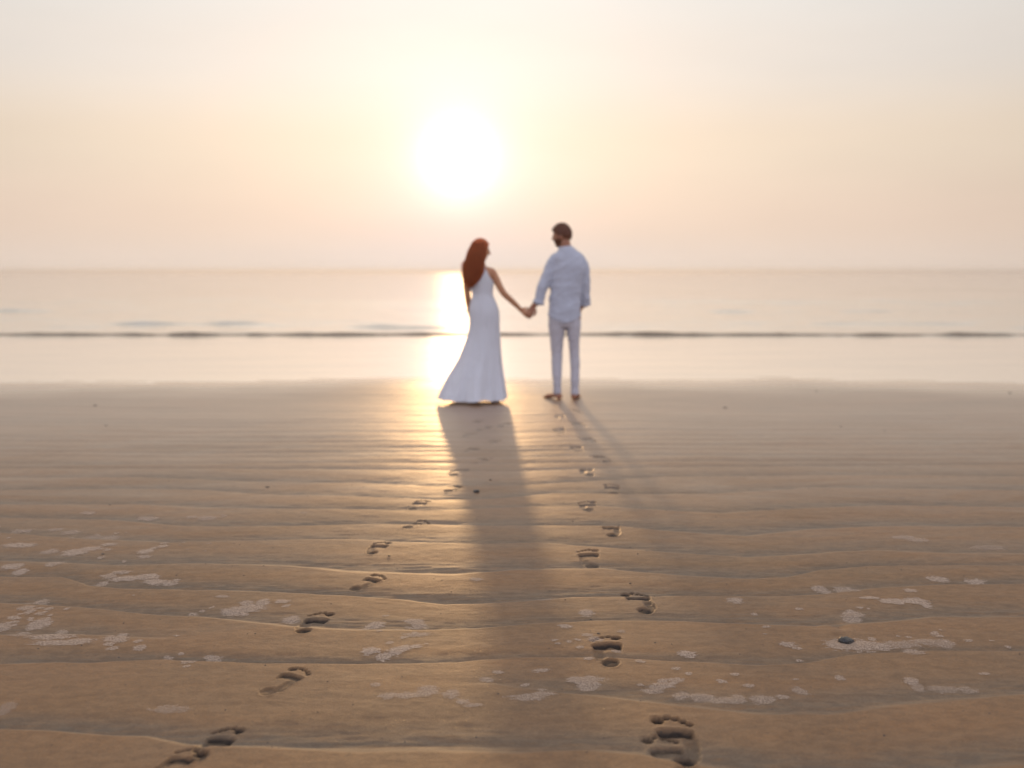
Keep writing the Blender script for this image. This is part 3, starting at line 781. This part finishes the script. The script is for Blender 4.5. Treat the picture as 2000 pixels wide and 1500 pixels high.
def smooth_secs(secs, n=8):
    """finer stations between traced ones"""
    a = np.array(secs, float); t = np.arange(len(a)); tt = np.linspace(0, len(a) - 1, (len(a) - 1) * n + 1)
    out = np.zeros((len(tt), a.shape[1]))
    for c in range(a.shape[1]):
        m_ = np.gradient(a[:, c], t)
        i = np.clip(tt.astype(int), 0, len(a) - 2); f = tt - i
        out[:, c] = (2*f**3-3*f**2+1)*a[i, c] + (f**3-2*f**2+f)*m_[i] + (-2*f**3+3*f**2)*a[i+1, c] + (f**3-f**2)*m_[i+1]
    return [tuple(r) for r in out]

def head_radius(d, male):
    """skull and face: distance from the head's centre along direction d (y = towards the face)"""
    x, y, z = d
    rx, ry, rz = (.077, .098, .118) if male else (.071, .092, .112)
    if z < 0: rx *= 1 - .22 * min(1, -z * 1.15); ry *= 1 - (.10 if y > 0 else .30) * min(1, -z * 1.1)
    r = 1 / math.sqrt((x / rx) ** 2 + (y / ry) ** 2 + (z / rz) ** 2)
    if y > 0:
        g = lambda cx, cz, sx, sz: math.exp(-((abs(x) - cx) / sx) ** 2 - ((z - cz) / sz) ** 2)
        r += .027 * g(0, -.17, .13, .12) + .012 * g(0, .0, .11, .16)         # nose, bridge
        r -= .010 * g(.34, .02, .16, .12)                                   # eye sockets
        r += .006 * g(.30, .02, .09, .06)                                   # eyeballs under the lids
        r += .007 * g(.26, .19, .26, .08)                                   # brow
        r += .007 * g(0, -.46, .20, .05) + .006 * g(0, -.56, .17, .05)       # lips
        r -= .004 * g(0, -.51, .22, .025)
        r += (.013 if male else .009) * g(0, -.78, .2, .12)                # chin
        r += .005 * g(.5, -.22, .2, .18)                                    # cheek bones
    return r
def head_shell(geo, centre, rot, male, off=None, n=56, scale=1.0):
    rings = []
    for i in range(1, n):
        th = math.pi * i / n; ring = []
        for j in range(n):
            ph = 2 * math.pi * j / n
            d = Vector((math.sin(th) * math.cos(ph), math.sin(th) * math.sin(ph), math.cos(th)))
            r = head_radius(d, male) * scale + (off(d) if off else 0)
            ring.append(centre + rot @ (d * r))
        rings.append(ring)
    geo.rings(rings)

def hand(geo, wrist, along, palm_n, thumb_side, curl, length=.185, spread=.0):
    """palm with four fingers of different lengths and a thumb from the side of the palm"""
    along = along.normalized(); palm_n = (palm_n - along * palm_n.dot(along)).normalized(); side = along.cross(palm_n).normalized() * thumb_side
    s = length / .185
    geo.tube([wrist - along * .02, wrist + along * .02 * s, wrist + along * .06 * s, wrist + along * .085 * s], [.024 * s, .030 * s, .038 * s, .036 * s], seg=16, flat=.42, up=palm_n)
    specs = [(.028, .092, .0098, (.040, .026, .020)), (.0095, .098, .0100, (.045, .029, .022)), (-.0095, .093, .0094, (.041, .027, .021)), (-.0275, .083, .0084, (.032, .021, .018))]
    for k, (sv, base, r, segs) in enumerate(specs):
        p = wrist + along * (base - .022) * s + side * sv * s; d = along.copy(); ang = 0
        pts = [p.copy()]; rad = [r * s]; p = p + d * .022 * s; pts.append(p.copy()); rad.append(r * s)
        for m_, sg in enumerate(segs):
            ang += curl[m_] * (1 + .08 * k)
            dd = (along * math.cos(ang) + palm_n * math.sin(ang) + side * spread * (1.5 - k) * .1).normalized()
            p = p + dd * sg * s; pts.append(p.copy()); rad.append(r * s * (.95, .86, .74)[m_])
        geo.tube(pts, rad, seg=10, up=palm_n)
    t0 = wrist + along * .018 * s + side * .022 * s
    t1 = t0 + (along * .55 + side * .75 + palm_n * .35).normalized() * .036 * s
    t2 = t1 + (along * .85 + side * .25 + palm_n * .45).normalized() * .032 * s
    t3 = t2 + (along * .8 - side * .15 + palm_n * .6).normalized() * .026 * s
    geo.tube([t0, t1, t2, t3], [.014 * s, .0125 * s, .0115 * s, .009 * s], seg=10)

def foot(geo, ankle, heading, L, side):
    """bare foot flat on the sand; ankle is the joint point"""
    f = Vector((math.sin(heading), math.cos(heading), 0)); r = Vector((f.y, -f.x, 0)) * side   # r: towards the big toe
    a = Vector((ankle.x, ankle.y, 0)); heel = a - f * L * .20
    def P(u, v, z): return heel + f * L * u + r * L * v + Vector((0, 0, z))
    geo.tube([ankle + Vector((0, 0, .06)), ankle, P(.18, 0, .04)], [.036, .036, .034], seg=16)
    geo.ellipsoid(P(.11, 0, .032), (.034, .034, .032))
    geo.tube([P(.12, 0, .034), P(.35, -.02, .036), P(.55, -.01, .028), P(.70, .0, .020)], [.032, .034, .040, .044], seg=18, flat=.62, up=Vector((0, 0, 1)))
    for k, (tu, tv, rr) in enumerate(((.95, .125, .0135), (.955, .045, .010), (.93, -.025, .0095), (.89, -.09, .009), (.84, -.145, .0085))):
        geo.tube([P(.66, tv * .8, .016), P((.66 + tu) / 2, tv * .95, .018), P(tu, tv, rr)], [rr * 1.15, rr, rr * .95], seg=10)

# ---------- the man
MY = 10.30
def mp(px, py, dy=0.0): return upright(px, py, MY + dy)
man = bpy.data.objects.new('person', None); link(man)
m_org = Vector((mp(1107, 779).x, MY, 0)); man.location = m_org
tag(man, 'barefoot man in a loose white shirt and pale trousers, head turned towards the woman', 'person')
gz = lambda x, y: float(height_at(x, y)[0])
g = Geo()
Lh = mp(1094, 612); Rh = mp(1121, 612)
g.tube([mp(1094, 605), mp(1086, 690, .01), mp(1087, 700, .01), mp(1088, 765, -.02)], [.078, .050, .046, .034], seg=18)
g.tube([mp(1121, 605), mp(1121, 690, .01), mp(1122, 700, .01), mp(1122, 765, -.02)], [.078, .048, .046, .034], seg=18)
an_l = mp(1089, 768, -.03); an_l.z = .075; an_r = mp(1122, 768, -.02); an_r.z = .075
foot(g, an_l, R(-42), .262, 1); foot(g, an_r, R(12), .262, -1)
msecs = [(.86, mp(1104, 620).x, MY, .150, .105), (.98, mp(1104, 598).x, MY, .142, .100), (1.12, mp(1106, 572).x, MY, .140, .095), (1.30, mp(1110, 535).x, MY, .160, .105), (1.42, mp(1111, 515).x, MY, .165, .095), (1.49, mp(1109, 500).x, MY + .005, .11, .08), (1.535, mp(1106, 494).x, MY + .005, .065, .065)]
g.loft(smooth_secs(msecs, 4), 40)
hc = mp(1098.5, 461, .03)
neck0 = mp(1107, 494, .0); g.tube([neck0 - Vector((0, 0, .06)), neck0, hc + Vector((.02, -.01, -.05))], [.062, .058, .056], seg=20)
yaw_m = R(68); rot_m = Matrix.Rotation(yaw_m, 3, 'Z') @ Matrix.Rotation(R(-6), 3, 'X')
head_shell(g, hc, rot_m, True)
for sx in (-1, 1): g.ellipsoid(hc + rot_m @ Vector((sx * .077, -.008, -.008)), (.009, .018, .031), rot_m)
# arms
Ls, Rs = mp(1083, 508), mp(1140, 514)
Le = mp(1062, 557, -.03); Lw = mp(1041.5, 598, -.05)
Re = mp(1143.5, 566, .02); Rw = mp(1136, 600, .15)
HAND = mp(1031, 612, -.06)
g.tube([Ls, Le, mp(1051, 587, -.043), Lw], [.046, .036, .031, .027], seg=18); g.tube([mp(1136, 519), Re, Rw], [.044, .036, .027], seg=18)
hand(g, Lw, (HAND + Vector((.005, 0, -.03)) - Lw), Vector((-.25, -1, 0)), -1, (.75, 1.0, .7), .190)
hand(g, Rw, Vector((-.9, .35, -.9)), Vector((-1, 0, 0)), 1, (.3, .4, .3), .190)
g.build('body', M_SKINM, m_org, man, voxel=.0045, smooth=3)
# hair and beard hug the skull; outside their area they sink beneath the skin
def hair_off(d):
    x, y, z = d
    lim = .30 * (y > 0) * y ** 2 * 2.6 - .42 * (y <= 0) + (.06 if y > 0 else 0)
    if y <= 0: lim = -.62 + .30 * min(1, abs(x) * 1.1) ** 2
    else: lim = -.30 + .25 * min(y * 4, 1) + .58 * y ** 1.3
    k = max(0, min(1, (z - lim) / .16)); k = k * k * (3 - 2 * k)
    return -.012 + k * (.019 + .008 * max(z, 0) + .012 * max(0, y) * max(z, 0) + .004 * math.sin(23 * x + 5 * z) * math.sin(19 * y + 3))
g = Geo(); head_shell(g, hc, rot_m, True, hair_off, 72)
for k in range(420):       # short locks that break up the outline
    th = math.acos(rng.uniform(-.2, 1)); ph = rng.uniform(0, 2 * math.pi)
    d = Vector((math.sin(th) * math.cos(ph), math.sin(th) * math.sin(ph), math.cos(th)))
    o_ = hair_off(d)
    if o_ < .012: continue
    p = d * (head_radius(d, True) + o_ - .006); t = (Vector(rng.normal(size=3)) * .35 + d * .55 + Vector((0, .7, .2))).normalized()
    g.tube([hc + rot_m @ p, hc + rot_m @ (p + t * .010 + d * .004), hc + rot_m @ (p + t * .022 + d * .003)], [.0022, .0016, .0005], seg=4, caps=False)
g.build('hair', M_HAIRM, m_org, man)
def beard_off(d):
    x, y, z = d
    k = 0
    if y > -.15:
        lim = -.34 + .10 * (abs(x) > .25)
        k = max(0, min(1, (lim - z) / .12)) * max(0, min(1, (y + .15) / .2))
        k = k * (1 - .75 * math.exp(-(x / .17) ** 2 - ((z + .50) / .05) ** 2))
    return -.012 + k * (.022 + .003 * math.sin(40 * x) * math.sin(37 * z))
g = Geo(); head_shell(g, hc, rot_m, True, beard_off, 64); g.build('beard', M_HAIRM, m_org, man)
# trousers
g = Geo()
ox = mp(1102, 620).x
g.loft(smooth_secs([(1.0, ox, MY, .150, .108), (.90, ox, MY, .160, .118), (.80, ox, MY, .163, .115), (.75, ox, MY, .15, .10)], 4), 44)
def leg(pts):  # (px left, px right, py, depth, dy)
    secs = []
    for l, r, py, hd, dy in pts:
        p = mp((l + r) / 2, py, dy); secs.append((p.z, p.x, p.y, (r - l) / 2 * .00565, hd))
    g.loft(smooth_secs(secs, 5), 32)
leg([(1072, 1103, 622, .105, 0), (1072, 1103.5, 640, .098, 0), (1074.5, 1100.5, 660, .085, .01), (1076.5, 1098.5, 685, .072, .015), (1078, 1097.5, 711, .066, .005), (1079.5, 1096.5, 740, .062, -.02), (1081, 1096, 757, .056, -.025), (1080.5, 1096.3, 769, .057, -.02)])
leg([(1105, 1134.5, 622, .105, 0), (1106, 1133.5, 640, .098, 0), (1110, 1131.5, 665, .085, .01), (1112.5, 1131.5, 688, .072, .015), (1114, 1132, 711, .066, .005), (1114.5, 1131.5, 740, .060, -.02), (1115, 1130.5, 757, .056, -.02), (1114.6, 1131, 770, .057, -.02)])
def cloth_wr(sx, sz, amp, seed):
    def f(c):
        a = fbm(c[:, 0] * sx + c[:, 2] * 3, c[:, 2] * sz + c[:, 1] * 4, seed, 4)
        rid = 1 - np.abs(fbm(c[:, 0] * sx * .6 - c[:, 2] * 5, c[:, 2] * sz * .7, seed + 9, 3)) * 3
        return amp * (a + .6 * np.clip(rid, -.5, 1)) - amp * .4
    return f
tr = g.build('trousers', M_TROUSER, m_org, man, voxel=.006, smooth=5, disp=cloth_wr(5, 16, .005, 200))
# shirt
g = Geo()
ssecs = [(.862, mp(1102.3, 620).x, MY, .172, .135), (.92, mp(1102.5, 610).x, MY, .172, .138), (1.0, mp(1103, 595).x, MY, .168, .132), (1.12, mp(1104.5, 572).x, MY, .166, .125), (1.25, mp(1108, 548).x, MY, .176, .128), (1.36, mp(1111, 527).x, MY, .186, .130), (1.43, mp(1112, 512).x, MY, .182, .118), (1.485, mp(1110.5, 503).x, MY, .150, .102), (1.53, mp(1107.5, 495).x, MY + .005, .098, .085), (1.57, mp(1105, 487).x, MY + .01, .070, .072)]
fs = smooth_secs(ssecs, 5)
def tail(a, i):
    if i > 14: return 0
    k = (1 - i / 14) ** 1.3
    return -k * (.070 * abs(math.sin(a)) ** 2.5) if True else 0
g.loft(fs, 64, zfun=tail)
g.tube([mp(1090, 503), mp(1081, 513), mp(1070, 540, -.01), Le, mp(1051.5, 590, -.043)], [.060, .070, .066, .060, .053], seg=22)
g.tube([mp(1131, 508), mp(1139, 519), mp(1142, 545, .01), Re, mp(1142.5, 593, .07)], [.058, .064, .058, .053, .050], seg=22)
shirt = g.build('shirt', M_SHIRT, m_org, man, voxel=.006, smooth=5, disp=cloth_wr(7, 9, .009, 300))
def band(name, c, d, r0, r1, h, parent, mat, flat=1.0, thick=.004, wob=.0):
    """a turned-up band of cloth: open ring with thickness"""
    g2 = Geo(); d = d.normalized(); a = (Vector((0, -1, 0)) - d * (-d.y)).normalized(); b = d.cross(a)
    rings = []
    for (t, r) in ((0, r0), (.33, r0 * .67 + r1 * .33 + .001), (.66, r0 * .33 + r1 * .67 + .001), (1, r1), (1, r1 - thick), (.5, (r0 + r1) / 2 - thick), (0, r0 - thick), (0, r0)):
        rings.append([c + d * (t * h + wob * math.cos(2 * math.pi * j / 40)) + (a * math.sin(2 * math.pi * j / 40) * flat + b * math.cos(2 * math.pi * j / 40)) * r * (1 + .03 * math.sin(10 * math.pi * j / 40)) for j in range(40)])
    g2.rings(rings, cap=False); o = g2.build(name, mat, m_org, parent); return o
cl_c = mp(1105.5, 490, .008)
band('collar', cl_c, Vector((-.02, .05, 1)), .070, .060, .045, shirt, M_SHIRT, thick=.005, wob=.006)
band('cuff', mp(1053, 587, -.042), (mp(1050.5, 596, -.045) - mp(1058, 573, -.035)), .055, .060, .036, shirt, M_SHIRT)
band('cuff', mp(1142.7, 588, .055), (mp(1144, 598, .09) - mp(1143.5, 575, .04)), .052, .058, .036, shirt, M_SHIRT)

# ---------- the woman
WY = 10.10
def wp(px, py, dy=0.0): return upright(px, py, WY + dy)
woman = bpy.data.objects.new('person', None); link(woman)
w_org = Vector((wp(935, 784).x, WY, 0)); woman.location = w_org
tag(woman, 'long haired woman in a flared white strappy gown, holding the man\'s hand', 'person')
KX = .00524
def W(py, l, r, hd, dy=0.0): p = wp((l + r) / 2, py, dy); return (p.z, p.x, p.y, (r - l) / 2 * KX, hd)
torso = [W(640, 919, 973, .125), W(622, 918.5, 974, .128), W(600, 918.5, 971.5, .120), W(585, 921.5, 965.5, .098), W(574, 922.5, 961.5, .088), W(562, 917, 962, .092), W(550, 913.5, 962.5, .102), W(540, 912.5, 962, .100), W(531, 913, 963, .085), W(525, 921, 960, .068), W(520, 930, 953, .052)]
g = Geo(); g.loft(smooth_secs([(z, x, y, hw - .006, hd - .006) for z, x, y, hw, hd in torso], 4), 40)
g.tube([wp(933, 640), wp(932, 690), wp(930, 765)], [.082, .055, .036], seg=16); g.tube([wp(958, 640), wp(960, 690), wp(962, 765)], [.082, .055, .036], seg=16)
al = wp(930, 768); al.z = .07; ar = wp(962, 768); ar.z = .07
foot(g, al, R(-14), .235, 1); foot(g, ar, R(10), .235, -1)
wc = wp(937.5, 490.5, .02)
nb = wp(940, 520, .0); g.tube([nb - Vector((0, 0, .05)), nb, wc + Vector((.004, -.015, -.06))], [.05, .043, .043], seg=18)
rot_w = Matrix.Rotation(R(-74), 3, 'Z') @ Matrix.Rotation(R(-4), 3, 'X')
head_shell(g, wc, rot_w, False)
for sx in (-1, 1): g.ellipsoid(wc + rot_w @ Vector((sx * .071, -.006, -.008)), (.008, .015, .026), rot_w)
rs_ = wp(960.5, 532); ls_ = wp(915, 533)
re_ = wp(982.5, 571, .0); rw_ = wp(1017, 604.5, .11)
g.tube([wp(952, 529), rs_, wp(968.5, 545), re_, wp(1001, 589, .06), rw_], [.034, .043, .039, .033, .029, .021], seg=16)
le_ = wp(913.8, 583, .03); lw_ = wp(919, 617, .14)
g.tube([wp(922, 530), ls_, wp(911.5, 552), le_, lw_], [.036, .042, .037, .032, .023], seg=16)
hand(g, rw_, (HAND + Vector((.012, -.03, -.022)) - rw_), Vector((-.1, 1, -.1)), 1, (.7, .9, .6), .170)
hand(g, lw_, Vector((.3, .45, -1)), Vector((1, -.1, 0)), 1, (.25, .35, .3), .170)
g.build('body', M_SKINW, w_org, woman, voxel=.0045, smooth=3)
# gown: thin open shell, folds deepen to the hem
skirt = [W(776, 857, 988.5, .335, -.02), W(768, 859.5, 987.5, .315, -.02), W(752, 867, 985.5, .285, -.015), W(734, 876.5, 983, .255, -.01), W(714, 888, 980.5, .225), W(699, 896, 979, .200), W(680, 904, 977.5, .172), W(660, 911.5, 976.5, .150), W(640, 916.5, 975.5, .136), W(622, 917.2, 975.3, .134), W(605, 916.8, 973.5, .128), W(592, 919, 969, .112), W(582, 921.5, 964.5, .100), W(574, 922.3, 962, .094), W(564, 918.5, 962.5, .096), W(555, 914.8, 963.2, .103), W(548, 913, 963.5, .106)]
sk = smooth_secs(skirt, 7)
g = Geo(); SEG = 160
zt = sk[-1][0]; rings = []
def fold_amp(z): return .150 * max(0, 1 - z / .70) ** 1.15
for i, (z, xc, yc, hw, hd) in enumerate(sk):
    ring = []
    for j in range(SEG):
        a = 2 * math.pi * j / SEG
        k = 1 + fold_amp(z) * (math.sin(8 * a + .7 + .9 * math.sin(2 * a)) * .6 + math.sin(13 * a + 2.1 + 1.2 * math.cos(3 * a)) * .35) * (.55 + .45 * abs(math.sin(a)))
        k += .006 * math.sin(5 * a + 14 * z) * (1 if .6 < z < 1.1 else .4)
        lift = .030 * max(0, 1 - z / .14) * max(0, math.sin(5 * a + 1.0) * .6 + math.sin(3 * a + .3) * .5)
        ring.append(Vector((xc + math.cos(a) * hw * k, yc + math.sin(a) * hd * k, z + lift - .012 * max(0, 1 - z / .2))))
    rings.append(ring)
# bodice: back edge rises to the two straps
for t in np.linspace(0.08, 1, 12):
    ring = []
    for j in range(SEG):
        a = 2 * math.pi * j / SEG; x = math.cos(a); back = math.sin(a) < 0
        if back: top = .115 * max(0, 1 - abs(abs(x) - .42) / .50) ** 1.1
        else: top = .07 + .035 * max(0, 1 - abs(abs(x) - .45) / .4)
        z = zt + top * t
        zs = [s[0] for s in torso[::-1]]; idx = [s for s in torso]
        arr = np.array(sorted(torso)); hw = np.interp(z, arr[:, 0], arr[:, 3]); hd = np.interp(z, arr[:, 0], arr[:, 4]); xc = np.interp(z, arr[:, 0], arr[:, 1]); yc = np.interp(z, arr[:, 0], arr[:, 2])
        ring.append(Vector((xc + math.cos(a) * (hw + .004), yc + math.sin(a) * (hd + .005 + (.02 * max(0, 1 - abs(abs(x) - .45) / .35) if not back else 0)), z)))
    rings.append(ring)
g.rings(rings, cap=False)
dress = g.build('gown', M_DRESS, w_org, woman)
sm_ = dress.modifiers.new('thick', 'SOLIDIFY'); sm_.thickness = .003; sm_.offset = 1
g = Geo()
for px in (929.5, 947.5):
    xo = wp(px, 540).x
    g.tube([(xo, WY - .088, wp(px, 536).z), (xo, WY - .078, wp(px, 530).z), (xo + .004, WY - .045, wp(px, 522.5).z), (xo + .004, WY + .01, wp(px, 521).z), (xo, WY + .075, wp(px, 532).z)], [.0045] * 5, seg=8)
g.build('strap', M_DRESS, w_org, dress)
# hair
g = Geo()
def whair(d):
    x, y, z = d
    lim = -.75 if y < .05 else -.75 + 1.25 * min(1, (y - .05) * 1.35)
    k = max(0, min(1, (z - lim) / .2)); k = k * k * (3 - 2 * k)
    return -.012 + k * (.030 + .004 * math.sin(31 * x + 3) * math.sin(21 * y + 9 * z))
head_shell(g, wc, rot_w, False, whair, 64)
HL = [W(474, 925, 946, .060, -.01), W(484, 918, 949, .070, -.03), W(496, 914, 947, .066, -.06), W(508, 910.5, 944, .052, -.08), W(521, 906.5, 943.5, .040, -.095), W(531, 904.5, 942, .034, -.105), W(541, 905.5, 938.5, .030, -.112), W(549, 907.5, 934, .026, -.115), W(556, 911.5, 927, .020, -.115), W(562, 916.5, 921, .008, -.115)]
HS = smooth_secs([(z, x, y, hw * (.86 if z > 1.44 else .66), hd * .8) for z, x, y, hw, hd in HL], 5)
g.loft(HS, 48, fold=lambda a, z: .05 * math.sin(11 * a + 20 * z) + .03 * math.sin(23 * a - 11 * z))
arr = np.array(HL)
zt_, zb_ = HL[0][0], HL[-1][0]
srt = arr[np.argsort(arr[:, 0])]
for k in range(1700):
    a = rng.uniform(0, 2 * math.pi); rr = math.sqrt(rng.uniform(.35, 1.15))
    z0 = zt_ - rng.uniform(-.01, .10); z1 = zb_ + abs(rng.normal()) * .045 - .004
    fly = 1 + (rng.random() < .16) * rng.uniform(.05, .32); wv = rng.uniform(.002, .010); ph = rng.uniform(0, 6.3); fr = rng.uniform(16, 30)
    pts = []; rad = []
    n_ = 9
    for i in range(n_):
        t = i / (n_ - 1); z = z0 + (z1 - z0) * t
        xc, yc, hw, hd = [np.interp(z, srt[:, 0], srt[:, c]) for c in (1, 2, 3, 4)]
        # lower ends gather with the wind to the left
        q = rr * (1 + (fly - 1) * t * t)
        if z < zb_ + .03: hw = max(hw, .012)
        pts.append(Vector((xc + math.cos(a) * hw * q + wv * math.sin(fr * z + ph) - (fly - 1) * .03 * t, yc + math.sin(a) * hd * q + wv * math.cos(fr * z + ph), z))); rad.append((.0026 if fly == 1 else .0015) * (1 - .75 * t))
    rings = []
    for i in range(n_):
        rings.append([pts[i] + Vector((math.cos(q_), math.sin(q_), 0)) * rad[i] for q_ in (0, 2.1, 4.2)])
    g.rings(rings, cap=False)
for k in range(26):      # wisps blown to the left at shoulder height
    s0 = wp(908 + rng.uniform(-1, 5), 514 + rng.uniform(-10, 10), -.09); e0 = wp(900.5 + rng.uniform(-2, 3), 521 + rng.uniform(-5, 7), -.10); mid = (s0 + e0) / 2 + Vector((0, 0, rng.uniform(-.01, .012)))
    g.tube([s0, mid, e0], [.0022, .0018, .0006], seg=4, caps=False)
g.build('hair', M_HAIRW, w_org, woman)

# ------------------------------------------------------------------ sea air
hz = bpy.data.materials.new('haze_air'); hz.use_nodes = True
hn = hz.node_tree; hn.nodes.remove(hn.nodes['Principled BSDF'])
pv = hn.nodes.new('ShaderNodeVolumePrincipled'); pv.inputs['Color'].default_value = (1, .98, .96, 1); pv.inputs['Density'].default_value = .0012; pv.inputs['Anisotropy'].default_value = .56
hn.links.new(pv.outputs[0], hn.nodes['Material Output'].inputs['Volume'])
hv = [(x, y, z) for z in (-1.2, 2.6) for y in (-2800, 9500) for x in (-9500, 9500)]
hf = [(0, 2, 3, 1), (4, 5, 7, 6), (0, 1, 5, 4), (2, 6, 7, 3), (0, 4, 6, 2), (1, 3, 7, 5)]
ho = bpy.data.objects.new('haze', mesh_np('haze', hv, np.array(hf), hz, False)); link(ho); tag(ho, kind='stuff')
